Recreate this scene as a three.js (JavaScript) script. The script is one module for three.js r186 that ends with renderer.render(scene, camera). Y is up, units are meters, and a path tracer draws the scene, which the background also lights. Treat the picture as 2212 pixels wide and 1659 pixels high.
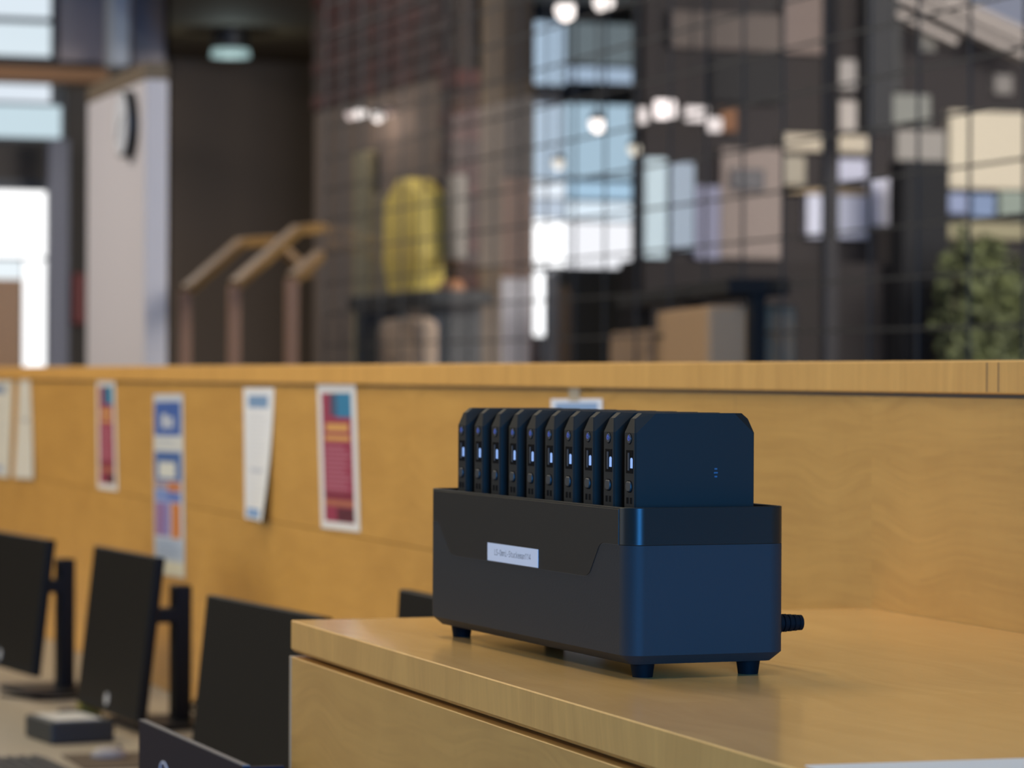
import * as THREE from 'three';
import { RoundedBoxGeometry } from 'three/addons/geometries/RoundedBoxGeometry.js';
import { ConvexGeometry } from 'three/addons/geometries/ConvexGeometry.js';
import { mergeGeometries } from 'three/addons/utils/BufferGeometryUtils.js';
import { RectAreaLightUniformsLib } from 'three/addons/lights/RectAreaLightUniformsLib.js';

// ---------------------------------------------------------------- camera, light, exposure
const W = 2212, H = 1659, FOC = 6830.68;
const EYE = 1.51, YC = EYE - 0.2884, YDESK = EYE - 0.78;          // eye, counter top, desk top above the floor
const scene = new THREE.Scene();
scene.background = new THREE.Color(0.62, 0.72, 0.85);
const rad = THREE.MathUtils.degToRad;
const yaw = rad(18.6546), pit = rad(0.1473), rol = rad(0.2769);
const F = new THREE.Vector3(-Math.cos(yaw) * Math.cos(pit), -Math.sin(pit), -Math.sin(yaw) * Math.cos(pit));
const R0 = new THREE.Vector3(Math.sin(yaw), 0, -Math.cos(yaw)), U0 = new THREE.Vector3().crossVectors(R0, F);
const R = R0.clone().multiplyScalar(Math.cos(rol)).addScaledVector(U0, Math.sin(rol));
const U = U0.clone().multiplyScalar(Math.cos(rol)).addScaledVector(R0, -Math.sin(rol));
const camera = new THREE.PerspectiveCamera(2 * THREE.MathUtils.radToDeg(Math.atan(H / 2 / FOC)), W / H, 0.1, 120);
const EYEPOS = new THREE.Vector3(3.6041, EYE, 0.9443);
camera.position.copy(EYEPOS);
camera.quaternion.setFromRotationMatrix(new THREE.Matrix4().makeBasis(R, U, F.clone().negate()));
camera.focus = 2.95;
camera.userData.fStop = 7.2;
const renderer = new THREE.WebGLRenderer({ antialias: true });
renderer.toneMapping = THREE.LinearToneMapping;
renderer.toneMappingExposure = 1.0;
renderer.shadowMap.enabled = true;
RectAreaLightUniformsLib.init();

function areaLight(name, color, intensity, w, h, from, to) {
  const l = new THREE.RectAreaLight(color, intensity, w, h);
  l.name = name; l.position.set(...from); scene.add(l); l.lookAt(...to); return l;
}
const WARM = new THREE.Color(1.0, 0.82, 0.46), DAY = new THREE.Color(0.78, 0.9, 1.0), DUSK = new THREE.Color(0.04, 0.345, 1.0);
const CEIL = 4.4;
const PANELS = [[-1.8, 0.2], [-6.0, 1.0], [1.8, 0.3], [-2.2, 3.6], [-5.0, 3.6], [1.6, -2.0], [-12.8, -2.7], [-11.2, 0.8], [-16.4, -1.7]];  // panels by the brick wall, clock pier and entrance are added to brighten them
const PANEL_POWER = [15, 11, 3, 22, 18, 3, 9, 34, 12];
PANELS.forEach(([x, z], i) => areaLight('ceiling_panel_glow', i === 0 || i === 2 ? new THREE.Color(1, 0.91, 0.74) : i < 6 ? WARM : new THREE.Color(1, 0.93, 0.88), PANEL_POWER[i], 1.5, 0.9, [x, CEIL - 0.075, z], [x, 0, z]));
areaLight('side_window_daylight', DUSK, 68, 1.7, 1.7, [6.83, 1.9, 0.8], [-10, 1.9, 0.8]);
areaLight('hall_window_daylight', DAY, 2, 5.0, 2.0, [-3.5, 2.0, 5.83], [-3.5, 2.0, -5]);
areaLight('added_studio_fill', new THREE.Color(1, 0.95, 0.9), 48, 3.0, 1.2, [-7.4, 3.75, -7.2], [-14.2, 1.9, -7.6]);  // unseen fill added to brighten the studio boards

// ---------------------------------------------------------------- helpers
const ray = (px, py) => F.clone().addScaledVector(R, (px - W / 2) / FOC).addScaledVector(U, (H / 2 - py) / FOC);
const at = (px, py, depth) => EYEPOS.clone().addScaledVector(ray(px, py), depth);
const on = (axis, value, px, py) => { const r = ray(px, py); return EYEPOS.clone().addScaledVector(r, (value - EYEPOS[axis]) / r[axis]); };
const names = new Map();
const numbered = (n) => { const k = names.get(n) ?? 0; names.set(n, k + 1); return k ? n + '_' + String(k).padStart(3, '0') : n; };
function shadows(o) { o.traverse((c) => { if (c.isMesh) { c.castShadow = true; c.receiveShadow = true; } }); return o; }
function thing(name, label, category, pos = [0, 0, 0], turn = 0, group) {
  const o = new THREE.Group(); o.name = numbered(name); o.position.set(...pos); o.rotation.y = turn;
  o.userData = { label, category }; if (group) o.userData.group = group; scene.add(o); return o;
}
function part(name, geo, mat, parent, pos, label) {
  const m = new THREE.Mesh(geo, mat); m.name = name; if (pos) m.position.set(...pos);
  if (label) m.userData.label = label; parent.add(m); return m;
}
function struct(name, label, category, geo, mat, pos) {
  const m = geo ? new THREE.Mesh(geo, mat) : new THREE.Group(); m.name = numbered(name); if (pos) m.position.set(...pos);
  m.userData = { kind: 'structure', label, category }; scene.add(m); return m;
}
const box = (w, h, d) => new THREE.BoxGeometry(w, h, d);
const rbox = (w, h, d, r = 0.003, s = 2) => new RoundedBoxGeometry(w, h, d, s, Math.min(r, w / 2.01, h / 2.01, d / 2.01));
function spanBox(x0, x1, y0, y1, z0, z1, r = 0) {
  const g = r ? rbox(x1 - x0, y1 - y0, z1 - z0, r) : box(x1 - x0, y1 - y0, z1 - z0);
  return g.translate((x0 + x1) / 2, (y0 + y1) / 2, (z0 + z1) / 2);
}
// uv in metres, taken from the side each face points to
function metreUV(g, along = 'h') {
  const q = g.index ? g.toNonIndexed() : g, p = q.attributes.position, n = q.attributes.normal, uv = new Float32Array(p.count * 2);
  for (let i = 0; i < p.count; i++) {
    const x = p.getX(i), y = p.getY(i), z = p.getZ(i), nx = Math.abs(n.getX(i)), ny = Math.abs(n.getY(i)), nz = Math.abs(n.getZ(i));
    let a, b;
    if (ny >= nx && ny >= nz) { a = x; b = z; } else if (nz >= nx) { a = x; b = y; } else { a = z; b = y; }
    if (along === 'v') { const t = a; a = b; b = t; }
    uv[2 * i] = a; uv[2 * i + 1] = b;
  }
  q.setAttribute('uv', new THREE.BufferAttribute(uv, 2)); return q;
}
let seed = 1234567;
const rnd = () => { seed = (seed * 1664525 + 1013904223) >>> 0; return seed / 4294967296; };
function rotatedBar(a, b, w, h, mat, name, parent) {           // a straight bar of w x h between two points
  const d = new THREE.Vector3().subVectors(b, a), g = rbox(w, h, d.length(), 0.006), m = new THREE.Mesh(g, mat);
  m.name = name; m.position.copy(a).addScaledVector(d, 0.5);
  m.quaternion.setFromRotationMatrix(new THREE.Matrix4().lookAt(b, a, new THREE.Vector3(0, 1, 0))); parent.add(m); return m;
}
// tiling noise
function noiseGrid(n, s) { const g = new Float32Array(n * n); let k = s; for (let i = 0; i < g.length; i++) { k = (k * 1664525 + 1013904223) >>> 0; g[i] = k / 4294967296; } return (x, y) => {
  const xi = Math.floor(x), yi = Math.floor(y), fx = x - xi, fy = y - yi, u = fx * fx * (3 - 2 * fx), v = fy * fy * (3 - 2 * fy), m = (a) => ((a % n) + n) % n;
  const A = g[m(yi) * n + m(xi)], B = g[m(yi) * n + m(xi + 1)], C = g[m(yi + 1) * n + m(xi)], D = g[m(yi + 1) * n + m(xi + 1)];
  return (A + (B - A) * u) * (1 - v) + (C + (D - C) * u) * v; }; }
function makeTexture(size, fn, srgb = true, repeat = 1) {
  const data = new Uint8Array(size * size * 4);
  for (let y = 0; y < size; y++) for (let x = 0; x < size; x++) {
    const c = fn(x / size, y / size), i = (y * size + x) * 4;
    data[i] = c[0]; data[i + 1] = c[1]; data[i + 2] = c[2]; data[i + 3] = 255;
  }
  const t = new THREE.DataTexture(data, size, size); t.wrapS = t.wrapT = THREE.RepeatWrapping; t.magFilter = THREE.LinearFilter;
  t.minFilter = THREE.LinearMipmapLinearFilter; t.generateMipmaps = true; if (srgb) t.colorSpace = THREE.SRGBColorSpace;
  t.repeat.set(repeat, repeat); t.needsUpdate = true; return t;
}
const n16 = noiseGrid(16, 11), n64 = noiseGrid(64, 22), n256 = noiseGrid(256, 33), n8 = noiseGrid(8, 44);
const clamp8 = (v) => Math.max(0, Math.min(255, v));
// maple veneer, grain along u; one tile is 1 m
function woodTexture(base, fine, streak, blotch) {
  return makeTexture(1024, (u, v) => {
    const warp = (n8(u * 8, v * 8) - 0.5) * 0.06;
    const g1 = n64(u * 4, (v + warp) * 64) - 0.5, g2 = n256(u * 12, (v + warp * 0.6) * 256) - 0.5;
    const b = n16(u * 16, v * 16) * 0.6 + n8(u * 8, v * 8) * 0.8 + n64(u * 64, v * 64) * 0.35 - 0.87;
    const fl = Math.max(0, n256(u * 64, v * 256) - 0.82) * 1.6;
    const k = g1 * streak + g2 * fine + b * blotch - fl * fine * 1.4;
    return [clamp8(base[0] * (1 + k * 0.8)), clamp8(base[1] * (1 + k)), clamp8(base[2] * (1 + k * 1.3))];
  });
}
const woodA = woodTexture([206, 155, 77], 0.06, 0.05, 0.045), woodC = woodTexture([217, 170, 101], 0.022, 0.05, 0.04), woodB = woodTexture([217, 163, 82], 0.05, 0.07, 0.05);
const grainy = makeTexture(512, (u, v) => { const k = 110 + 145 * n256(u * 256, v * 256); return [k, k, k]; }, false);
const std = (o) => new THREE.MeshStandardMaterial(o);
const C = (r, g, b) => new THREE.Color().setRGB(r, g, b);
const wood = {
  panel: std({ map: woodA, roughness: 0.42 }),
  top: std({ map: woodC, roughness: 0.18 }),
  edge: std({ map: woodB, roughness: 0.55 }),
  body: std({ map: woodA, roughness: 0.45 }),
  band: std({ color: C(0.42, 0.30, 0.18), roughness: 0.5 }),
};
const plain = (r, g, b, roughness = 0.8, metalness = 0) => std({ color: C(r, g, b), roughness, metalness });
const glow = (r, g, b, k = 1) => std({ color: C(0.02, 0.02, 0.02), emissive: C(r, g, b), emissiveIntensity: k, roughness: 0.6 });
const black = plain(0.012, 0.012, 0.012, 0.5), darkMetal = new THREE.MeshPhysicalMaterial({ color: C(0.009, 0.009, 0.01), roughness: 0.5, specularIntensity: 0.35 });
const matte = plain(0.012, 0.012, 0.012, 0.95);
const plasterMat = plain(0.55, 0.52, 0.49), whiteMat = plain(0.78, 0.77, 0.75, 0.6);

// ---------------------------------------------------------------- room shell
const X0 = -19.6, X1 = 7, Z0 = -13, Z1 = 6;
struct('floor', 'grey carpet floor of the hall', 'floor', metreUV(spanBox(X0 - .2, X1 + .2, -0.2, 0, Z0 - .2, Z1 + .2)), plain(0.16, 0.15, 0.14, 0.95));
struct('ceiling', 'high pale ceiling over the hall', 'ceiling', spanBox(X0 - .2, X1 + .2, CEIL, CEIL + 0.2, Z0 - .2, Z1 + .2), plain(0.45, 0.42, 0.38, 0.9));
struct('wall_right', 'plain wall behind the studio', 'wall', spanBox(X0 - .2, X1 + .2, 0, CEIL, Z0 - 0.2, Z0), plain(0.10, 0.085, 0.08));
function wallWithHole(name, label, mat, axis, pos, thick, a0, a1, h0, h1) {   // a wall with one window opening
  const g = [];
  const put = (p0, p1, y0, y1) => g.push(axis === 'x' ? spanBox(pos, pos + thick, y0, y1, p0, p1) : spanBox(p0, p1, y0, y1, pos, pos + thick));
  const lo = axis === 'x' ? Z0 - .2 : X0 - .2, hi = axis === 'x' ? Z1 + .2 : X1 + .2;
  put(lo, a0, 0, CEIL); put(a1, hi, 0, CEIL); put(a0, a1, 0, h0); put(a0, a1, h1, CEIL);
  return struct(name, label, 'wall', mergeGeometries(g), mat);
}
wallWithHole('wall_back', 'plaster wall with a window behind the camera', plain(0.10, 0.11, 0.13), 'x', X1, 0.2, -0.05, 1.65, 1.05, 2.75);
wallWithHole('wall_left', 'plaster wall with a wide window facing the counter', plasterMat, 'z', Z1, 0.2, -6, -1, 1.0, 3.0);
const paneMat = new THREE.MeshPhysicalMaterial({ color: C(0.95, 0.97, 1), transmission: 1, thickness: 0, roughness: 0.02, ior: 1.5 });
{ const w = struct('window_1', 'side window behind the camera', 'window'); part('pane', new THREE.PlaneGeometry(1.7, 1.7).rotateY(-Math.PI / 2), paneMat, w, [X1 + 0.1, 1.9, 0.8]);
  part('window_frame', mergeGeometries([spanBox(6.97, 7.1, 1.02, 1.08, -.1, 1.7), spanBox(6.97, 7.1, 2.72, 2.78, -.1, 1.7), spanBox(6.97, 7.1, 1.08, 2.72, .77, .83)]), darkMetal, w); }
{ const w = struct('window_2', 'wide hall window facing the counter', 'window'); part('pane', new THREE.PlaneGeometry(5, 2).rotateY(Math.PI), paneMat, w, [-3.5, 2, Z1 + 0.1]);
  part('window_frame', mergeGeometries([spanBox(-6.05, -.95, .97, 1.03, 5.96, 6.1), spanBox(-6.05, -.95, 2.97, 3.03, 5.96, 6.1), spanBox(-4.4, -4.34, 1.03, 2.97, 5.98, 6.08), spanBox(-2.7, -2.64, 1.03, 2.97, 5.98, 6.08)]), darkMetal, w); }
// far wall of the hall, several tones of the same wall run behind the stair and the studio
struct('wall_far', 'far dark wall of the stair hall and studio', 'wall', spanBox(X0 - 0.2, X0, 0, CEIL, Z0, Z1), plain(0.085, 0.072, 0.06));
PANELS.forEach(([x, z], i) => {
  const t = thing('ceiling_panel', ['recessed light panel over the desks', 'recessed light panel over the far desks', 'recessed light panel over the counter', 'recessed light panel over the hall floor', 'recessed light panel over the left hall floor', 'recessed light panel behind the partition near the counter', 'added light panel brightening the brick wall and stair', 'added light panel brightening the clock pier', 'added light panel brightening the strips near the entrance'][i], 'ceiling light', [x, CEIL - 0.035, z]);
  part('housing', box(1.6, 0.07, 1.0), whiteMat, t);
  part('diffuser', box(1.5, 0.02, 0.9), glow(1, 0.9, 0.78, 0.8), t, [0, -0.028, 0]);
});

// ---------------------------------------------------------------- partition with cap
const ZW = -0.748, PX0 = -11.5, PX1 = 1.7, YT = YC + 0.3091, YB = YC + 0.2699, YJ = YC - 0.0275;
{
  const w = struct('wall_partition', 'low maple partition with a solid cap', 'partition');
  part('core', spanBox(PX0, PX1, 0, YB, ZW - 0.1, ZW - 0.02), wood.band, w);
  const rows = [[YJ + 0.0008, YB - 0.005], [0.52, YJ - 0.0008], [0.08, 0.5176]];
  const jx = [on('z', ZW, 1005, 900).x, on('z', ZW, 690, 1200).x, on('z', ZW, 690, 1200).x];
  rows.forEach(([y0, y1], r) => {
    let x = jx[r]; while (x > PX0) x -= 1.22;
    for (; x < PX1; x += 1.22) {
      const a = Math.max(x, PX0) + 0.0006, b = Math.min(x + 1.22, PX1) - 0.0006; if (b - a < 0.02) continue;
      part('veneer_panel', metreUV(spanBox(a, b, y0, y1, ZW - 0.02, ZW)), wood.panel, w);
    }
  });
  part('cap', metreUV(spanBox(PX0, PX1, YB, YT, ZW - 0.12, ZW + 0.006, 0.0025), 'v'), wood.edge, w);
  for (const px of [2131, 2156]) { const q = on('z', ZW + 0.0065, px, 830); part('cap_joint', box(0.0012, 0.034, 0.0012), plain(0.16, 0.08, 0.03), w, [q.x, (YT + YB) / 2, ZW + 0.006]); }
}
// ---------------------------------------------------------------- service counter
{
  const t = thing('service_counter', 'maple service counter with a thick slab top against the partition', 'counter');
  const zf = 0, zb = ZW + 0.001, xr = 2.7;
  // slab with a fine arris
  const sh = new THREE.Shape(); const c = 0.0012;
  sh.moveTo(zf - 0.004, YC - 0.037); sh.lineTo(zf, YC - 0.033); sh.lineTo(zf, YC - c); sh.lineTo(zf - c, YC); sh.lineTo(zb, YC); sh.lineTo(zb, YC - 0.037); sh.closePath();
  let g = new THREE.ExtrudeGeometry(sh, { depth: xr, bevelEnabled: false });
  g.applyMatrix4(new THREE.Matrix4().makeBasis(new THREE.Vector3(0, 0, 1), new THREE.Vector3(0, 1, 0), new THREE.Vector3(-1, 0, 0))); g.translate(xr, 0, 0);
  g.computeVertexNormals();
  g = metreUV(g, 'h');
  // the top shows long grain, the edges upright grain
  { const p = g.attributes.position, n = g.attributes.normal, uv = g.attributes.uv; for (let i = 0; i < p.count; i++) if (Math.abs(n.getY(i)) < 0.9) { const a = uv.getX(i); uv.setX(i, uv.getY(i)); uv.setY(i, a); }
    g.clearGroups(); let s = 0; const kind = (i) => (n.getY(i) > 0.9 ? 0 : 1); for (let i = 3; i <= p.count; i += 3) if (i === p.count || kind(i) !== kind(s)) { g.addGroup(s, i - s, kind(s)); s = i; } }
  part('counter_top', g, [wood.top, wood.edge], t);
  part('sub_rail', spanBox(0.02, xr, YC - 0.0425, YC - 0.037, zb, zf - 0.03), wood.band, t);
  part('front_panel', metreUV(spanBox(0.0005, xr, 0.06, YC - 0.0425, zf - 0.02, zf + 0.001, 0.0012)), wood.body, t);
  part('end_panel', metreUV(spanBox(-0.002, 0.018, 0.06, YC - 0.0425, zb, zf - 0.0205), 'v'), wood.body, t);
  part('edge_band', spanBox(-0.0025, 0.0045, 0.06, YC - 0.042, zf - 0.019, zf + 0.0016, 0.001), wood.band, t, null, 'pale upright edge band');
  part('plinth', spanBox(0.03, xr, 0, 0.06, zb, zf - 0.05), black, t);
}
// ---------------------------------------------------------------- charging dock
const L = 0.5504, D = 0.1703, HC = 0.0228, HS = 0.1282, HT = 0.1628, BETA = rad(2.8849), BOX = [0.8, YC, -0.1181];
const phys = (o) => new THREE.MeshPhysicalMaterial(o);
const grainyFine = grainy.clone(); grainyFine.repeat.set(4, 4); grainyFine.needsUpdate = true;
const bodyMat = phys({ color: C(0.027, 0.0257, 0.0242), roughness: 0.6, specularIntensity: 0.4, bumpMap: grainyFine, bumpScale: 0.00012 });
const shellMat = phys({ color: C(0.016, 0.0135, 0.0098), roughness: 0.34, specularIntensity: 0.5 });
const bankMat = phys({ color: C(0.0185, 0.0155, 0.0115), roughness: 0.5, specularIntensity: 0.4 });
const rubber = phys({ color: C(0.004, 0.004, 0.0045), roughness: 0.7, specularIntensity: 0.25 });
function rrect(w, d, r, inset = 0) {             // rounded rectangle from (-w,-d) to (0,0), y of the shape is -z
  const s = new THREE.Shape(), x0 = -w + inset, x1 = -inset, y0 = inset, y1 = d - inset; r = Math.max(r - inset, 0.001);
  s.moveTo(x0 + r, y0); s.lineTo(x1 - r, y0); s.absarc(x1 - r, y0 + r, r, -Math.PI / 2, 0); s.lineTo(x1, y1 - r); s.absarc(x1 - r, y1 - r, r, 0, Math.PI / 2);
  s.lineTo(x0 + r, y1); s.absarc(x0 + r, y1 - r, r, Math.PI / 2, Math.PI); s.lineTo(x0, y0 + r); s.absarc(x0 + r, y0 + r, r, Math.PI, 1.5 * Math.PI); return s;
}
function prism(shape, y0, y1, opt = {}) { const g = new THREE.ExtrudeGeometry(shape, { depth: y1 - y0, bevelEnabled: false, curveSegments: 20, ...opt }); g.rotateX(-Math.PI / 2); g.translate(0, y0, 0); return g; }
function loft(rings) {                            // rings of equal length: a skin between outlines, closed at both ends
  const n = rings[0].length, pos = [], idx = [];
  rings.forEach((r) => r.forEach((p) => pos.push(...p)));
  for (let k = 0; k + 1 < rings.length; k++) for (let i = 0; i < n; i++) { const j = (i + 1) % n, a = k * n + i, b = k * n + j, c = a + n, d = b + n; idx.push(a, b, d, a, d, c); }
  const cap = (k, flip) => { const c = pos.length / 3; const m = rings[k].reduce((s, p) => [s[0] + p[0] / n, s[1] + p[1] / n, s[2] + p[2] / n], [0, 0, 0]); pos.push(...m); for (let i = 0; i < n; i++) { const a = k * n + i, b = k * n + (i + 1) % n; flip ? idx.push(c, b, a) : idx.push(c, a, b); } };
  cap(0, true); cap(rings.length - 1, false);
  const g = new THREE.BufferGeometry(); g.setAttribute('position', new THREE.Float32BufferAttribute(pos, 3)); g.setIndex(idx); return g;
}
const creased = (g) => { const q = g.toNonIndexed(); q.computeVertexNormals(); return q; };
{
  const t = thing('charging_dock', 'black ten-slot power bank charging dock with a white name sticker', 'charging dock', BOX, BETA);
  const RC = 0.019, outline = (inset, y) => rrect(L, D, RC, inset).getPoints(14).slice(0, -1).map((p) => [p.x, y, -p.y]);
  // lower body with its chamfered foot
  const wallG = prism(rrect(L, D, RC), HC, HS - 0.0008);
  part('lower_body', mergeGeometries([metreUV(wallG), metreUV(creased(loft([outline(0.011, HC - 0.009), outline(0, HC)])))]), bodyMat, t);
  part('seam_core', prism(rrect(L, D, RC, 0.0012), HS - 0.0008, HS), black, t);
  // upper shell: a tray wall with an open top
  const ring = rrect(L, D, RC); ring.holes.push(new THREE.Path(rrect(L, D, RC, 0.0045).getPoints(20).reverse()));
  part('upper_shell', prism(ring, HS, HT, { bevelEnabled: true, bevelThickness: 0.0008, bevelSize: 0.0008, bevelOffset: -0.0008, bevelSegments: 2 }), shellMat, t);
  part('tray_floor', prism(rrect(L, D, RC, 0.0046), HS + 0.0005, HS + 0.004), black, t);
  // apron of the shell that reaches down over the front
  const apron = (o) => { const s = new THREE.Shape(), yb = 0.0935 - o, yt = o ? HS + 0.0008 : HT - 0.0012; s.moveTo(-L + RC, yt); s.lineTo(-L + RC, HS - o); s.lineTo(-0.522 - o, HS - o);
    s.quadraticCurveTo(-0.511 - o, HS - o, -0.506 - o, 0.121); s.lineTo(-0.484 - o, 0.102); s.quadraticCurveTo(-0.478, yb, -0.462, yb); s.lineTo(-0.106, yb); s.quadraticCurveTo(-0.091 + o, yb, -0.086 + o, 0.101);
    s.lineTo(-0.069 + o, 0.121); s.quadraticCurveTo(-0.064 + o, HS - o, -0.052 + o, HS - o); s.lineTo(-RC, HS - o); s.lineTo(-RC, yt); s.closePath(); return s; };
  part('apron_seam', new THREE.ExtrudeGeometry(apron(0.0009), { depth: 0.0006, bevelEnabled: false }).translate(0, 0, -0.0005), black, t);
  part('front_apron', new THREE.ExtrudeGeometry(apron(0), { depth: 0.0006, bevelEnabled: true, bevelThickness: 0.0002, bevelSize: 0.0002, bevelOffset: -0.0002, curveSegments: 10 }).translate(0, 0, -0.0001), shellMat, t);
  // name sticker
  const cv = document.createElement('canvas'); cv.width = 1024; cv.height = 136; const cx = cv.getContext('2d');
  cx.fillStyle = '#e8ebef'; cx.fillRect(0, 0, 1024, 136); cx.fillStyle = '#3b4350'; cx.font = '62px monospace'; cx.textAlign = 'center'; cx.textBaseline = 'middle'; cx.fillText('LS-Omni-Stuckeman114', 512, 66, 740);
  const tx = new THREE.CanvasTexture(cv); tx.colorSpace = THREE.SRGBColorSpace;
  const paper = plain(0.78, 0.79, 0.80, 0.55);
  part('name_sticker', box(0.142, 0.0187, 0.0003), [paper, paper, paper, paper, std({ map: tx, roughness: 0.55 }), paper], t, [-0.2932, 0.1033, 0.0009], 'white sticker with printed name');
  const foot = new THREE.CylinderGeometry(0.0118, 0.0098, HC - 0.009, 28);
  for (const [u, w] of [[-0.03, -0.03], [-0.03, -D + 0.028], [-L + 0.028, -0.03], [-L + 0.03, -D + 0.03]]) part('foot', foot, rubber, t, [u, (HC - 0.009) / 2, w]);
  part('power_inlet', rbox(0.024, 0.020, 0.004, 0.002), rubber, t, [-0.032, 0.048, -D - 0.002]);
  const cord = new THREE.Group(); cord.name = 'power_cord'; cord.userData.label = 'black cord with ribbed strain relief'; t.add(cord);
  const zb = -D - 0.004;
  for (let k = 0; k < 5; k++) part('strain_ring', new THREE.CylinderGeometry(0.0092 - k * 0.0004, 0.0092 - k * 0.0004, 0.0036, 24).rotateX(Math.PI / 2), rubber, cord, [-0.032, 0.048, zb - 0.002 - k * 0.0056]);
  part('strain_core', new THREE.CylinderGeometry(0.0068, 0.0068, 0.026, 20).rotateX(Math.PI / 2), rubber, cord, [-0.032, 0.048, zb - 0.013]);
  const P = [[-0.032, 0.048, zb - 0.020], [-0.037, 0.048, zb - 0.0245], [-0.05, 0.047, zb - 0.025], [-0.085, 0.042, zb - 0.025], [-0.12, 0.026, zb - 0.025], [-0.15, 0.0075, zb - 0.026], [-0.18, 0.0036, zb - 0.027], [-0.25, 0.0036, zb - 0.03], [-0.42, 0.0036, zb - 0.034], [-0.6, 0.0036, zb - 0.05]].map((p) => new THREE.Vector3(...p));
  part('cable', new THREE.TubeGeometry(new THREE.CatmullRomCurve3(P), 90, 0.0034, 10), rubber, cord);
}
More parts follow.
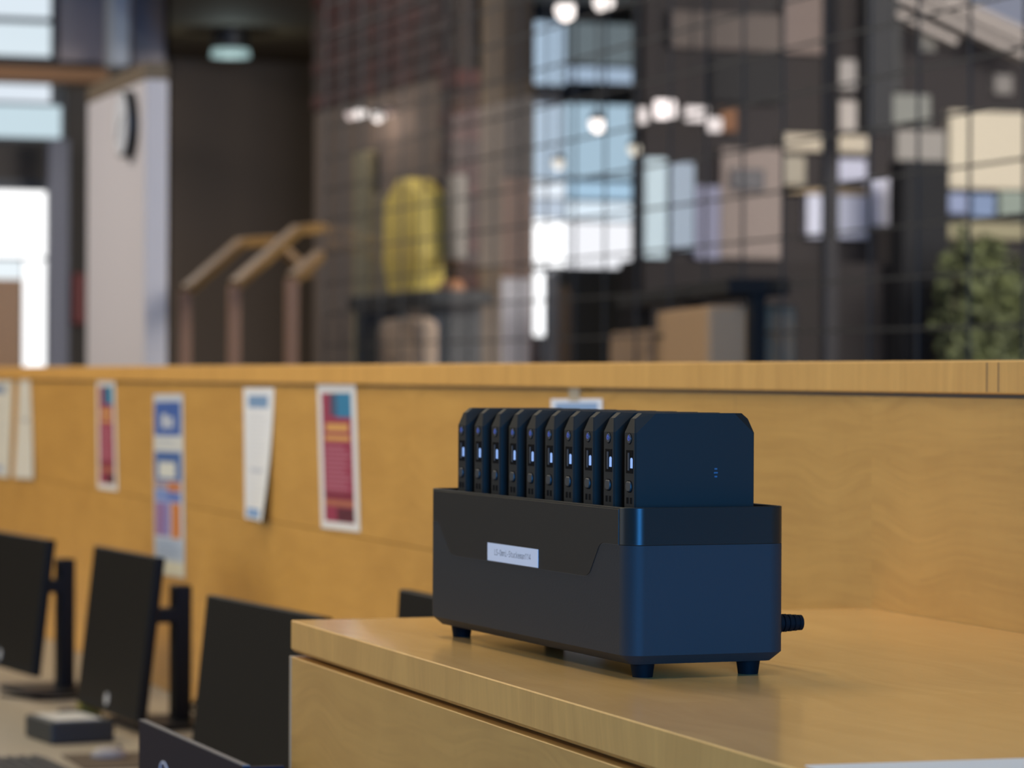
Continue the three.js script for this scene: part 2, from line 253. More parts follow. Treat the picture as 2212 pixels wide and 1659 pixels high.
// ---------------------------------------------------------------- power banks
{
  const BT = 0.253, BB = 0.1335, BW = 0.127, mm = 0.001, T1 = 0.0131, T2 = 0.0052, BKX = -0.0364, BKZ = -0.0243, PITCH = 0.051;
  const pts = [];
  const full = [[0, BB], [0, BT - 19 * mm], [-22 * mm, BT], [-BW + 22 * mm, BT], [-BW, BT - 19 * mm], [-BW, BB]];
  const slim = [[-0.4 * mm, BT - 16 * mm], [-3.6 * mm, BT - 5.4 * mm], [-10.4 * mm, BT - 0.0 * mm], [-BW + 10.4 * mm, BT - 0.0 * mm], [-BW + 3.6 * mm, BT - 5.4 * mm], [-BW + 0.4 * mm, BT - 16 * mm]];
  for (const [z, y] of full) for (const s of [-1, 1]) { pts.push(new THREE.Vector3(s * T1, y, z - (z > -0.01 ? 0.0012 : 0) + (z < -0.12 ? 0.0012 : 0))); pts.push(new THREE.Vector3(s * (T1 - 0.0014), y, z)); }
  for (const [z, y] of slim) for (const s of [-1, 1]) pts.push(new THREE.Vector3(s * T2, y, z));
  const hull = new ConvexGeometry(pts);
  const ledBlue = glow(0.30, 0.50, 1.0, 0.9), ledDim = glow(0.05, 0.08, 0.4, 0.7), dotBlue = std({ color: C(0.03, 0.085, 0.13), roughness: 0.5 });
  const slotMat = phys({ color: C(0.002, 0.002, 0.0025), roughness: 0.6, specularIntensity: 0.1 }), buttonMat = plain(0.03, 0.029, 0.027, 0.45);
  const disc = new THREE.CylinderGeometry(0.0046, 0.005, 0.0012, 28).rotateX(Math.PI / 2), ringG = new THREE.TorusGeometry(0.0052, 0.0004, 8, 32);
  const icon = mergeGeometries([new THREE.TorusGeometry(0.0020, 0.0005, 6, 20, 5.2).rotateZ(Math.PI / 2 + 0.55), box(0.0009, 0.003, 0.0009).translate(0, 0.0016, 0)]);
  const led = new THREE.ExtrudeGeometry((() => { const s = new THREE.Shape(); s.moveTo(-0.0023, -0.005); s.lineTo(0.0023, -0.005); s.lineTo(0.0023, 0.0038); s.lineTo(0.0008, 0.005); s.lineTo(-0.0008, 0.005); s.lineTo(-0.0023, 0.0038); s.closePath(); return s; })(), { depth: 0.0005, bevelEnabled: false });
  const plate = (() => { const yl = BB + 0.001, ym = BT - 0.019, yu = BT - 0.0052, wa = 0.0116, wb = 0.0043, P = [], q = (a, b, c, d) => P.push(...a, ...b, ...c, ...a, ...c, ...d);
    const o = [[-wa, yl, 0.0004], [wa, yl, 0.0004], [wa, ym, 0.0004], [-wa, ym, 0.0004], [wb, yu, -0.0030], [-wb, yu, -0.0030]], e = o.map(([x, y, z]) => [x, y, z - 0.002]);
    q(o[0], o[1], o[2], o[3]); q(o[3], o[2], o[4], o[5]); const rim = [0, 1, 2, 4, 5, 3]; rim.forEach((k, n) => { const m = rim[(n + 1) % 6]; q(e[k], e[m], o[m], o[k]); });
    const g = new THREE.BufferGeometry(); g.setAttribute('position', new THREE.Float32BufferAttribute(P, 3)); g.computeVertexNormals(); return g; })();
  const oval = (w, h, r, d, b) => { const t = new THREE.Shape(), x = w / 2, yy = h / 2; t.moveTo(-x + r, -yy); t.lineTo(x - r, -yy); t.absarc(x - r, -yy + r, r, -Math.PI / 2, 0); t.lineTo(x, yy - r); t.absarc(x - r, yy - r, r, 0, Math.PI / 2); t.lineTo(-x + r, yy); t.absarc(-x + r, yy - r, r, Math.PI / 2, Math.PI); t.lineTo(-x, -yy + r); t.absarc(-x + r, -yy + r, r, Math.PI, Math.PI * 1.5); return new THREE.ExtrudeGeometry(t, { depth: d, bevelEnabled: b > 0, bevelThickness: b, bevelSize: b, bevelOffset: -b, bevelSegments: 4, curveSegments: 6 }); };
  const knob = oval(0.0122, 0.0098, 0.0042, 0.0004, 0.0009), knobGap = oval(0.0140, 0.0116, 0.0048, 0.0004, 0), plateMat = phys({ color: C(0.0235, 0.0200, 0.0150), roughness: 0.55, specularIntensity: 0.35 });
  const ordinal = ['second', 'third', 'fourth', 'fifth', 'sixth', 'seventh', 'eighth', 'ninth', 'tenth'];
  const y = (px) => BT - (px - 891) / 2390;
  for (let i = 0; i < 10; i++) {
    const t = thing('power_bank', i ? 'black power bank in the dock, ' + ordinal[i - 1] + ' along from the one showing its broad face' : 'black power bank showing its whole broad face at the dock\'s end', 'power bank', BOX, BETA, 'power banks standing in the charging dock');
    const u = BKX - T1 - i * PITCH, f = BKZ;
    const add = (n, g, m, x, yy, z, l, p = t) => part(n, g, m, p, [x, yy, z], l);
    add('case', hull, bankMat, u, 0, f); add('front_plate', plate, plateMat, u, 0, f, 'brown grey front plate');
    const b = add('power_button', disc, buttonMat, u, y(950), f + 0.0006); part('button_ring', ringG, slotMat, b, [0, 0, -0.0001]); part('power_symbol', icon, ledDim, b, [0, 0.0003, 0.0007], 'blue lit symbol');
    const p = add('port_recess', rbox(0.0165, 0.0225, 0.0008, 0.0003), slotMat, u + 0.0006, y(1003), f + 0.0004, 'dark port window');
    part('port_tongue', box(0.0035, 0.017, 0.0008), plain(0.03, 0.03, 0.033, 0.5), p, [-0.002, 0, 0.0003]);
    part('charge_light', led, ledBlue, p, [0.0056, -0.0012, 0.0004], 'pale blue lit charge bar');
    add('side_button', knob, buttonMat, u, y(1060.5), f + 0.0008); add('button_gap', knobGap, slotMat, u + 0.0003, y(1060.5), f + 0.0002);
    for (const s of [-1, 1]) add('vent_slot', box(0.0046, 0.006, 0.0006), slotMat, u + s * 0.0042, y(1093), f + 0.0004);
    if (i === 0) for (let k = 0; k < 3; k++) add('indicator_dot', rbox(0.0004, 0.0016, k === 1 ? 0.0042 : 0.003, 0.0002), dotBlue, u + T1, y(1020 + k * 9), f - 0.0855, 'small blue indicator mark');
  }
}
// ---------------------------------------------------------------- posters on the partition
function poster(label, corners, draw, lift = 0, curl = 0) {        // corners tl, tr, br, bl in photo pixels, on the veneer
  const c = corners.map(([px, py]) => on('z', ZW + 0.0012, px, py)), nx = 6, ny = 14, pos = [], uv = [], idx = [];
  for (let j = 0; j <= ny; j++) for (let i = 0; i <= nx; i++) {
    const u = i / nx, v = j / ny, p = c[0].clone().multiplyScalar((1 - u) * (1 - v)).addScaledVector(c[1], u * (1 - v)).addScaledVector(c[2], u * v).addScaledVector(c[3], (1 - u) * v);
    pos.push(p.x, p.y, p.z + lift * v * v + curl * u * u * v * v); uv.push(u, 1 - v);
  }
  for (let j = 0; j < ny; j++) for (let i = 0; i < nx; i++) { const a = j * (nx + 1) + i, b = a + 1, d = a + nx + 1, e = d + 1; idx.push(a, d, b, b, d, e); }
  const g = new THREE.BufferGeometry(); g.setAttribute('position', new THREE.Float32BufferAttribute(pos, 3)); g.setAttribute('uv', new THREE.Float32BufferAttribute(uv, 2)); g.setIndex(idx); g.computeVertexNormals();
  const cv = document.createElement('canvas'); cv.width = 256; cv.height = 384; const x = cv.getContext('2d'); x.fillStyle = '#e9e6e4'; x.fillRect(0, 0, 256, 384); draw(x);
  const tx = new THREE.CanvasTexture(cv); tx.colorSpace = THREE.SRGBColorSpace;
  const m = new THREE.Mesh(g, std({ map: tx, roughness: 0.55, side: THREE.DoubleSide })); m.name = numbered('notice'); m.userData = { label, category: 'poster', group: 'notices taped to the partition' }; scene.add(m); return m;
}
const bars = (x, col, y0, y1, step, h, x0, x1) => { x.fillStyle = col; for (let y = y0, k = 0; y < y1; y += step, k++) x.fillRect(x0, y, (x1 - x0) * (0.75 + 0.25 * ((k * 7) % 5) / 4), h); };
const redPoster = (x) => { x.fillStyle = '#9c3450'; x.fillRect(28, 24, 196, 340); x.fillStyle = '#2f7fa8'; x.fillRect(120, 24, 104, 64); x.fillStyle = '#46536f'; x.fillRect(84, 24, 44, 60); x.fillStyle = '#d9a05a'; x.fillRect(52, 104, 148, 22); x.fillRect(44, 136, 164, 14);
  bars(x, '#b56f80', 164, 300, 12, 6, 44, 206); x.fillStyle = '#7d1f37'; x.fillRect(28, 286, 196, 16); x.fillStyle = '#b0694f'; x.fillRect(28, 306, 196, 16); x.fillStyle = '#5d2030'; x.fillRect(110, 326, 114, 36); };
const formPoster = (x) => { x.fillStyle = '#f0f0f2'; x.fillRect(0, 0, 256, 384); x.fillStyle = '#7f9fc4'; x.fillRect(40, 22, 170, 36); x.fillStyle = '#84a9da'; x.fillRect(24, 352, 170, 26); bars(x, '#dcdde2', 76, 340, 13, 4, 40, 214); x.fillStyle = '#c8ccd8'; x.fillRect(60, 236, 130, 10); };
const formGold = (x) => { x.fillStyle = '#e4e0d6'; x.fillRect(0, 0, 256, 384); x.fillStyle = '#7f93b4'; x.fillRect(70, 22, 120, 30); x.fillStyle = '#9fb0cc'; x.fillRect(50, 340, 140, 26); bars(x, '#d4d1ca', 76, 330, 13, 4, 40, 214); };
poster('pale form with a blue heading beside the plain white sheet', [[-28, 821], [27, 822], [22, 1032], [-30, 1026]], formGold, 0.004);
poster('plain white sheet with one grey line on the partition', [[41, 820], [65, 820], [76, 1035], [34, 1032]], (x) => { x.fillStyle = '#e2ded6'; x.fillRect(0, 0, 256, 384); x.fillStyle = '#b9b6b4'; x.fillRect(60, 150, 140, 14); bars(x, '#d5d2ca', 60, 140, 16, 4, 50, 200); }, 0.006);
poster('narrow red notice between white sheet and blue event flyer', [[209, 820], [248, 819], [254, 1061], [211, 1055]], redPoster);
poster('tall blue and orange event flyer with white blocks', [[332, 852], [395, 851], [399, 1249], [334, 1238]], (x) => {
  const b = (c, x0, y0, x1, y1) => { x.fillStyle = c; x.fillRect(x0, y0, x1 - x0, y1 - y0); };
  b('#cdd3dd', 0, 0, 256, 384); b('#3f62ad', 8, 16, 236, 88); b('#d3d6dc', 70, 42, 116, 72); b('#c4cad6', 126, 48, 172, 72); b('#dadad6', 4, 90, 250, 120); bars(x, '#b9bfc9', 96, 116, 10, 4, 20, 226);
  b('#4668a6', 8, 122, 236, 184); b('#dcdcd4', 40, 144, 186, 178); b('#a08a98', 8, 186, 110, 200); b('#c87a48', 116, 186, 232, 206); b('#6f86c4', 8, 202, 120, 226); bars(x, '#8aa0d8', 206, 232, 9, 5, 14, 226); b('#5f78c0', 120, 208, 232, 226);
  b('#8f80b8', 8, 230, 138, 302); bars(x, '#a2516f', 234, 298, 10, 5, 18, 76); b('#d07a2c', 150, 230, 226, 304); b('#b4c2d8', 6, 306, 244, 352); bars(x, '#93a5c6', 312, 346, 9, 4, 20, 226); b('#dfdcca', 6, 354, 250, 382); });
poster('white form with blue heading, its lower corner curling off the wall', [[526, 838], [592, 838], [584, 1127], [531, 1119]], formPoster, 0.002, 0.018);
poster('wide red notice with teal picture beside the curled form', [[685, 830], [768, 829], [778, 1150], [694, 1140]], redPoster);
poster('white form mostly hidden behind the power banks', [[1190, 862], [1301, 861], [1303, 1240], [1194, 1222]], (x) => { formPoster(x); x.fillStyle = '#8fadd0'; x.fillRect(22, 9, 212, 60); });
{ const q = on('z', ZW + 0.0012, 1240, 852), m = new THREE.Mesh(box(0.05, 0.022, 0.0004), plain(0.52, 0.42, 0.28, 0.4)); m.position.copy(q); m.name = 'adhesive_tape'; m.userData = { label: 'strip of clear tape above the form behind the power banks', category: 'tape' }; scene.add(m); }

// ---------------------------------------------------------------- desk with computers
{
  const t = thing('computer_desk', 'long grey laminate computer desk along the partition', 'desk');
  part('desk_top', metreUV(spanBox(-9, -0.01, YDESK - 0.03, YDESK, ZW + 0.002, ZW + 0.765, 0.003)), plain(0.29, 0.255, 0.205, 0.5), t);
  for (const x of [-8.9, -6.2, -3.6, -1.2]) part('leg', spanBox(x, x + 0.05, 0, YDESK - 0.03, ZW + 0.1, ZW + 0.7), darkMetal, t);
}
const screenMat = phys({ color: C(0.0055, 0.0044, 0.0028), roughness: 0.5, specularIntensity: 0.32 }), bezelMat = phys({ color: C(0.005, 0.005, 0.005), roughness: 0.5, specularIntensity: 0.35 }), silver = plain(0.62, 0.63, 0.66, 0.3, 0.3);
function monitor(label, pxTopLeft, pxTopRight, drop, height, tilt, poleTop, logo) {
  // the two top corners lie at one height; their pixels give the place and the turn
  const y = EYE - drop, a = on('y', y, ...pxTopLeft), b = on('y', y, ...pxTopRight), turn = Math.atan2(-(b.z - a.z), b.x - a.x), w = a.distanceTo(b), mid = a.clone().add(b).multiplyScalar(0.5);
  const t = thing('monitor', label, 'monitor', [mid.x, YDESK, mid.z], turn, 'monitors along the computer desk'), top = y - YDESK, th = 0.022;
  const head = new THREE.Group(); head.name = 'display'; head.position.set(0, top, 0); head.rotation.x = -tilt; t.add(head);
  part('screen_housing', rbox(w, height, th, 0.004), bezelMat, head, [0, -height / 2, -th / 2]);
  part('screen', box(w - 0.012, height - 0.026, 0.0012), screenMat, head, [0, -height / 2 + 0.007, 0.0003]);
  if (logo) part('maker_badge', new THREE.CylinderGeometry(0.0135, 0.0135, 0.002, 28).rotateX(Math.PI / 2), silver, head, [0, -height + 0.03, 0.001], 'round silver badge');
  const zp = -0.131;
  part('pole', rbox(0.05, poleTop, 0.038, 0.004), darkMetal, t, [0, poleTop / 2 + 0.006, zp]);
  part('arm', rbox(0.05, 0.033, 0.1, 0.004), darkMetal, t, [0, poleTop - 0.06, zp / 2 - 0.004]);
  part('base', rbox(0.24, 0.012, 0.19, 0.005), darkMetal, t, [0, 0.006, zp + 0.035]);
  return t;
}
monitor('black monitor with silver badge farthest from the counter', [-40, 1142], [103, 1165], 0.391, 0.325, rad(6.5), 0.32, true);
monitor('black monitor with silver badge in front of the blue flyer', [203, 1178], [337, 1203], 0.391, 0.358, rad(6.5), 0.305, true);
monitor('wide black monitor reaching behind the counter\'s end', [446, 1284], [694, 1332], 0.391, 0.358, rad(6), 0.285, false);
monitor('black monitor between the charging dock and the partition', [861, 1272], [1090, 1320], 0.335, 0.335, rad(3), 0.33, false);
const desk = (px, py) => on('y', YDESK, px, py);
{ const p = desk(150, 1597), t = thing('docking_box', 'black box with a white paper lying on top, on the desk', 'box', [p.x, YDESK, p.z], rad(8));
  part('case', rbox(0.18, 0.048, 0.14, 0.006), plain(0.012, 0.015, 0.017, 0.5), t, [0, 0.024, 0]); part('cover_label', box(0.15, 0.0015, 0.10), plain(0.5, 0.5, 0.5, 0.5), t, [0, 0.0488, 0.004], 'pale grey top'); }
{ const p = desk(75, 1680), t = thing('keyboard', 'black keyboard at the desk\'s edge in front of the box', 'keyboard', [p.x, YDESK, p.z], rad(4));
  part('base', rbox(0.44, 0.014, 0.15, 0.004), plain(0.014, 0.014, 0.014, 0.5), t, [0, 0.007, 0]);
  const key = rbox(0.0165, 0.006, 0.0165, 0.002); for (let r = 0; r < 5; r++) for (let c = 0; c < 20; c++) part('key', key, plain.key ??= plain(0.02, 0.02, 0.021, 0.5), t, [-0.2 + c * 0.021, 0.016, -0.05 + r * 0.025]); }
{ const p = desk(262, 1645), m = new THREE.Mesh(rbox(0.24, 0.004, 0.2, 0.002), plain(0.06, 0.04, 0.025, 0.7)); m.position.set(p.x, YDESK + 0.002, p.z); m.name = 'mouse_pad'; m.userData = { label: 'dark brown mouse pad beside the sign board', category: 'mouse pad' }; scene.add(m);
  const q = desk(236, 1640), t = thing('computer_mouse', 'small pale computer mouse lying on the brown pad', 'mouse', [q.x, YDESK + 0.004, q.z], rad(80)); const g = new THREE.SphereGeometry(0.5, 24, 16); g.scale(0.075, 0.04, 0.05); g.translate(0, 0.003, 0); const P = g.attributes.position; for (let i = 0; i < P.count; i++) if (P.getY(i) < 0) P.setY(i, 0); g.computeVertexNormals();
  part('shell', g, plain(0.24, 0.22, 0.22, 0.5), t); part('scroll_wheel', new THREE.CylinderGeometry(0.006, 0.006, 0.006, 14).rotateX(Math.PI / 2), black, t, [0.02, 0.018, 0]); }
{ const p = desk(192, 1547), m = new THREE.Mesh(rbox(0.05, 0.03, 0.05, 0.006), plain(0.22, 0.19, 0.02, 0.7)); m.position.set(p.x, YDESK + 0.015, p.z); m.name = 'note_pad'; m.userData = { label: 'small yellow-green note block behind the black box', category: 'note block' }; scene.add(m);
  const q = desk(152, 1552), o = new THREE.Mesh(new THREE.CylinderGeometry(0.028, 0.03, 0.02, 24), black); o.position.set(q.x, YDESK + 0.01, q.z); o.name = 'cable_puck'; o.userData = { label: 'round black puck behind the black box', category: 'puck' }; scene.add(o); }
function cable(label, px, r = 0.0035) { const P = px.map(([a, b, h]) => { const q = desk(a, b); if (h) { q.y += h; } return q; }); P.forEach((q) => { q.y += r + 0.002; }); const m = new THREE.Mesh(new THREE.TubeGeometry(new THREE.CatmullRomCurve3(P), 60, r, 8), rubber); m.name = numbered('desk_cable'); m.userData = { label, category: 'cable' }; scene.add(m); }
cable('black cable loop on the desk beneath the curled form', [[420, 1490, .03], [424, 1505, .01], [421, 1520, 0], [412, 1532, 0], [424, 1540, 0], [440, 1538, 0]]);
cable('black cable dangling by the wide monitor\'s stand', [[432, 1550, .05], [436, 1572, .02], [430, 1596, 0], [414, 1606, 0], [392, 1612, 0]]);
cable('black cable crossing the desk behind the keyboard', [[0, 1507, 0], [60, 1512, 0], [110, 1516, 0], [170, 1512, 0]]);

// ---------------------------------------------------------------- sign board in front of the counter's end
{
  const y = EYE - 0.453, a = on('y', y, 300, 1556), b = on('y', y, 524, 1656), d = new THREE.Vector3().subVectors(b, a), turn = Math.atan2(-d.z, d.x), w = d.length();
  const t = thing('sign_board', 'dark purple folded sign board with a white shield outline', 'sign', [a.x, 0, a.z], turn);
  const face = phys({ color: C(0.011, 0.0062, 0.012), roughness: 0.6, specularIntensity: 0.35 }), edge = plain(0.10, 0.09, 0.085, 0.5);
  part('front_board', spanBox(0, w, 0.02, y, -0.009, 0), face, t); part('top_edge', spanBox(0, w, y, y + 0.0012, -0.009, 0), edge, t, null, 'grey edge strip');
  part('side_board', spanBox(w - 0.009, w, 0.02, y - 0.001, -0.05, -0.009), face, t); part('foot_bar', spanBox(0, w, 0, 0.02, -0.03, 0.12), black, t);
  // shield: outline cut from the photo plane of the board
  const pl = (px, py) => { const r = ray(px, py), n = new THREE.Vector3(Math.sin(turn), 0, Math.cos(turn)), k = a.clone().sub(EYEPOS).dot(n) / r.dot(n), q = EYEPOS.clone().addScaledVector(r, k); return new THREE.Vector2(q.clone().sub(a).dot(new THREE.Vector3(Math.cos(turn), 0, -Math.sin(turn))), q.y); };
  const p0 = pl(346, 1648), p1 = pl(374, 1662), wS = (p1.x - p0.x), s = new THREE.Shape(), yt = pl(355, 1637).y, hS = 0.13;
  const outl = (g, o, hole) => { g.moveTo(p0.x + o, yt - 0.012 - o * 0.2); g.quadraticCurveTo(p0.x + wS * 0.3, yt - o + 0.006, p0.x + wS * 0.75 - o * 0.4, yt - 0.02 - o); g.quadraticCurveTo(p0.x + wS * 1.3 - o, yt - 0.05, p0.x + wS * 1.35 - o, yt - hS * 0.6); g.lineTo(p0.x + wS * 0.7, yt - hS + o * 1.6); g.lineTo(p0.x + o, yt - hS * 0.6); g.closePath(); return g; };
  outl(s, 0); const hole = outl(new THREE.Path(), 0.0032); s.holes.push(hole);
  part('shield_outline', new THREE.ExtrudeGeometry(s, { depth: 0.0008, bevelEnabled: false }), plain(0.62, 0.64, 0.72, 0.5), t, null, 'white shield outline');
  part('shield_field', new THREE.ExtrudeGeometry(outl(new THREE.Shape(), 0.003), { depth: 0.0003, bevelEnabled: false }), plain(0.012, 0.012, 0.05, 0.5), t);
}
// white sheet on the counter near the camera
{ const a = on('y', YC, 1745, 1658), b = on('y', YC, 2212, 1643), t0 = new THREE.Vector3().subVectors(b, a);
  const m = new THREE.Mesh(rbox(0.3, 0.0012, 0.46, 0.0005), plain(0.72, 0.70, 0.62, 0.6)); m.name = 'paper_sheet'; m.position.set((a.x + b.x) / 2 + 0.15, YC + 0.0006, (a.z + b.z) / 2); m.rotation.y = Math.atan2(t0.x, t0.z) + Math.PI; m.position.z = Math.min(m.position.z, -0.235);
  m.userData = { label: 'white paper sheet lying on the counter top', category: 'paper' }; scene.add(m); }

// ================================================================ beyond the partition
const XF = X0;                                    // far wall face
function wallBoard(name, label, category, px0, py0, px1, py1, x, mat, thick = 0.05, reach = '', extra) {   // an upright slab facing +x, sized by its photo rectangle at plane x
  const a = on('x', x, px0, py0), b = on('x', x, px1, py1); if (reach.includes('f')) b.y = 0; if (reach.includes('c')) a.y = CEIL;
  const g = rbox(thick, Math.abs(a.y - b.y), Math.abs(a.z - b.z), 0.006), m = new THREE.Mesh(g, mat); m.name = numbered(name); m.position.set(x - thick / 2, (a.y + b.y) / 2, (a.z + b.z) / 2);
  m.userData = { label, category, ...extra }; scene.add(m); return m;
}
function farWindow(label, px0, py0, px1, py1, x, panes, frameW = 0.07) {          // frame with lit panes: panes are [px0, py0, px1, py1, colour]
  const t = thing('lit_window', label, 'window'), a = on('x', x, px0, py0), b = on('x', x, px1, py1), y0 = b.y, y1 = a.y, z0 = b.z, z1 = a.z;
  part('window_frame', mergeGeometries([spanBox(x, x + 0.05, y0 - frameW, y0, z0 - frameW, z1 + frameW), spanBox(x, x + 0.05, y1, y1 + frameW, z0 - frameW, z1 + frameW), spanBox(x, x + 0.05, y0, y1, z0 - frameW, z0), spanBox(x, x + 0.05, y0, y1, z1, z1 + frameW)]), plain(0.05, 0.055, 0.06, 0.5), t);
  part('backing', spanBox(x, x + 0.01, y0, y1, z0, z1), plain(0.05, 0.055, 0.06, 0.5), t);
  for (const [q0, r0, q1, r1, c] of panes) { const p = on('x', x, q0, r0), q = on('x', x, q1, r1); part('pane', spanBox(x + 0.012, x + 0.022, q.y, p.y, q.z, p.z), glow(...c), t); }
  return t;
}
const srgb = (r, g, b, k = 1) => { const c = new THREE.Color().setRGB(r / 255, g / 255, b / 255, THREE.SRGBColorSpace); return [c.r * k, c.g * k, c.b * k]; };
const lit = (r, g, b, k = 1) => srgb(r, g, b, k * 1.35);
// left: bright entrance window, clerestory lights, beam
farWindow('bright glazed entrance with white daylight by the clock pier', -60, 408, 104, 830, XF + 0.02, [[-60, 410, 104, 556, srgb(255, 255, 255, 1.6)], [-60, 560, 46, 606, srgb(235, 245, 250, 1)], [50, 562, 104, 830, srgb(255, 255, 255, 1.5)]]);
farWindow('upper clerestory window with pale blue daylight', -60, -40, 108, 124, XF + 0.02, [[-60, -40, 108, 40, srgb(222, 234, 243)], [-60, 46, 108, 124, srgb(218, 232, 240)]], 0.03);
farWindow('lower clerestory window under the wooden beam', -60, 168, 130, 300, XF + 0.02, [[-60, 168, 108, 222, srgb(222, 232, 242)], [-60, 224, 130, 300, srgb(196, 217, 226)]], 0.03);
wallBoard('pilaster', 'grey brown plaster strip beside the upper clerestory', 'wall strip', 128, -60, 244, 136, XF + 0.09, plain(0.55, 0.45, 0.42), 0.09, 'c');
wallBoard('drain_pipe', 'pale grey upright duct above the clock pier', 'duct', 243, -60, 279, 142, XF + 0.6, plain(0.85, 0.85, 0.85, 0.6), 0.25, 'c');
wallBoard('pilaster', 'taupe plaster strip beside the pale duct', 'wall strip', 290, -60, 356, 142, XF + 0.3, plain(0.5, 0.42, 0.4), 0.25, 'c');
wallBoard('wood_beam', 'orange brown wooden beam below the upper clerestory', 'beam', -60, 138, 236, 180, XF + 1.4, plain(0.21, 0.095, 0.03, 0.6), 0.3);
wallBoard('door_post', 'slate grey steel post beside the bright entrance', 'post', 106, 300, 148, 900, XF + 0.5, plain(0.15, 0.155, 0.2, 0.5), 0.12, 'f');
wallBoard('fire_extinguisher_panel', 'narrow red panel in the dark gap beside the pier', 'panel', 157, 590, 186, 700, XF + 0.1, plain(0.22, 0.02, 0.015, 0.5), 0.1);
wallBoard('wood_screen', 'light wooden screen standing at the partition\'s far end', 'screen', -60, 602, 46, 830, -11.9, plain(0.46, 0.27, 0.13, 0.5), 0.04, 'f');
// clock pier
{
  const z = -2.06, xr = on('z', z, 312, 600).x, xl = on('z', z, 187, 600).x, zq = on('x', xr, 362, 600).z, y0 = on('z', z, 300, 176).y, y1 = on('z', z, 300, 140).y;
  const t = struct('wall_pier', 'pale grey plaster pier carrying a wall clock', 'pier'); part('plaster', spanBox(xl, xr, 0, y0, zq, z, 0.01), plain(0.60, 0.57, 0.57, 0.8), t);
  part('crown_band', spanBox(xl, xr, y0, y1, zq, z), plain(0.16, 0.12, 0.075), t);
  const c = on('z', z + 0.05, 262, 268), k = thing('wall_clock', 'round wall clock with white face and black rim', 'clock', [c.x, c.y, z]);
  const rC = 0.155; part('rim', new THREE.CylinderGeometry(rC, rC, 0.05, 40).rotateX(Math.PI / 2), black, k, [0, 0, 0.025]); part('face', new THREE.CylinderGeometry(rC - 0.012, rC - 0.012, 0.004, 40).rotateX(Math.PI / 2), plain(0.72, 0.75, 0.78, 0.4), k, [0, 0, 0.051]);
  part('hour_hand', box(0.008, 0.075, 0.003).translate(0, 0.03, 0).rotateZ(-1.0), black, k, [0, 0, 0.0545]); part('minute_hand', box(0.006, 0.11, 0.003).translate(0, 0.045, 0).rotateZ(2.4), black, k, [0, 0, 0.0565]);
}
// stair hall: soffit, downlight, dark wall, handrails
{
  const yS = on('x', XF + 0.05, 500, 131).y, xe = XF + 5, zA = on('x', XF, 364, 300).z, zB = on('x', XF, 720, 300).z, zC = on('x', xe, 364, 300).z, zD = on('x', xe, 720, 300).z;
  const sf = new THREE.Shape([new THREE.Vector2(XF, -zA), new THREE.Vector2(xe, -zC), new THREE.Vector2(xe, -zD), new THREE.Vector2(XF, -zB)]);
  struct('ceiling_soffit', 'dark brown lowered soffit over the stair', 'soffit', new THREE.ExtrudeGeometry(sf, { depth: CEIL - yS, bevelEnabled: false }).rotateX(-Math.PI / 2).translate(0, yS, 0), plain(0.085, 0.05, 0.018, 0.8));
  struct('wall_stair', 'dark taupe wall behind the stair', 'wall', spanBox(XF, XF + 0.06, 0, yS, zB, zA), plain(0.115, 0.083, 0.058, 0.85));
  const p = on('y', yS, 498, 66), t = thing('downlight', 'black cylinder downlight under the dark soffit', 'lamp', [p.x, yS, p.z]);
  part('can', new THREE.CylinderGeometry(0.125, 0.125, 0.13, 32), black, t, [0, -0.065, 0]); part('lens', new THREE.CylinderGeometry(0.125, 0.135, 0.05, 32), glow(...srgb(150, 178, 178)), t, [0, -0.155, 0]);
  const l = new THREE.PointLight(0xcfe6e6, 0.4); l.name = 'downlight_glow'; l.position.set(p.x, yS - 0.3, p.z); scene.add(l);
}
function handrail(label, pts, depth, mat) {
  const t = thing('handrail', label, 'handrail', [0, 0, 0], 0, 'wooden stair handrails'), v = pts.map(([x, y, dz]) => at(x, y, depth + (dz ?? 0)));
  const f = v[0].clone(); f.y = 0; rotatedBar(f, v[0], 0.05, 0.05, wood.rail, 'post', t);
  for (let i = 0; i + 1 < v.length; i++) rotatedBar(v[i], v[i + 1], 0.05, 0.05, mat, 'rail', t); return t;
}
wood.rail = plain(0.24, 0.13, 0.075, 0.5); const railMat = plain(0.16, 0.085, 0.022, 0.55);
handrail('stair handrail nearest the clock pier with a flat landing', [[400, 630], [520, 525, 1.2], [590, 520, 1.6], [664, 590, 1.0]], 14.5, railMat);
handrail('middle stair handrail rising to the brick wall', [[506, 618], [640, 498, 1.2], [700, 492, 1.5]], 14.0, railMat);
handrail('short stair handrail beside the brick wall', [[630, 604], [690, 552, 0.8]], 13.6, railMat);

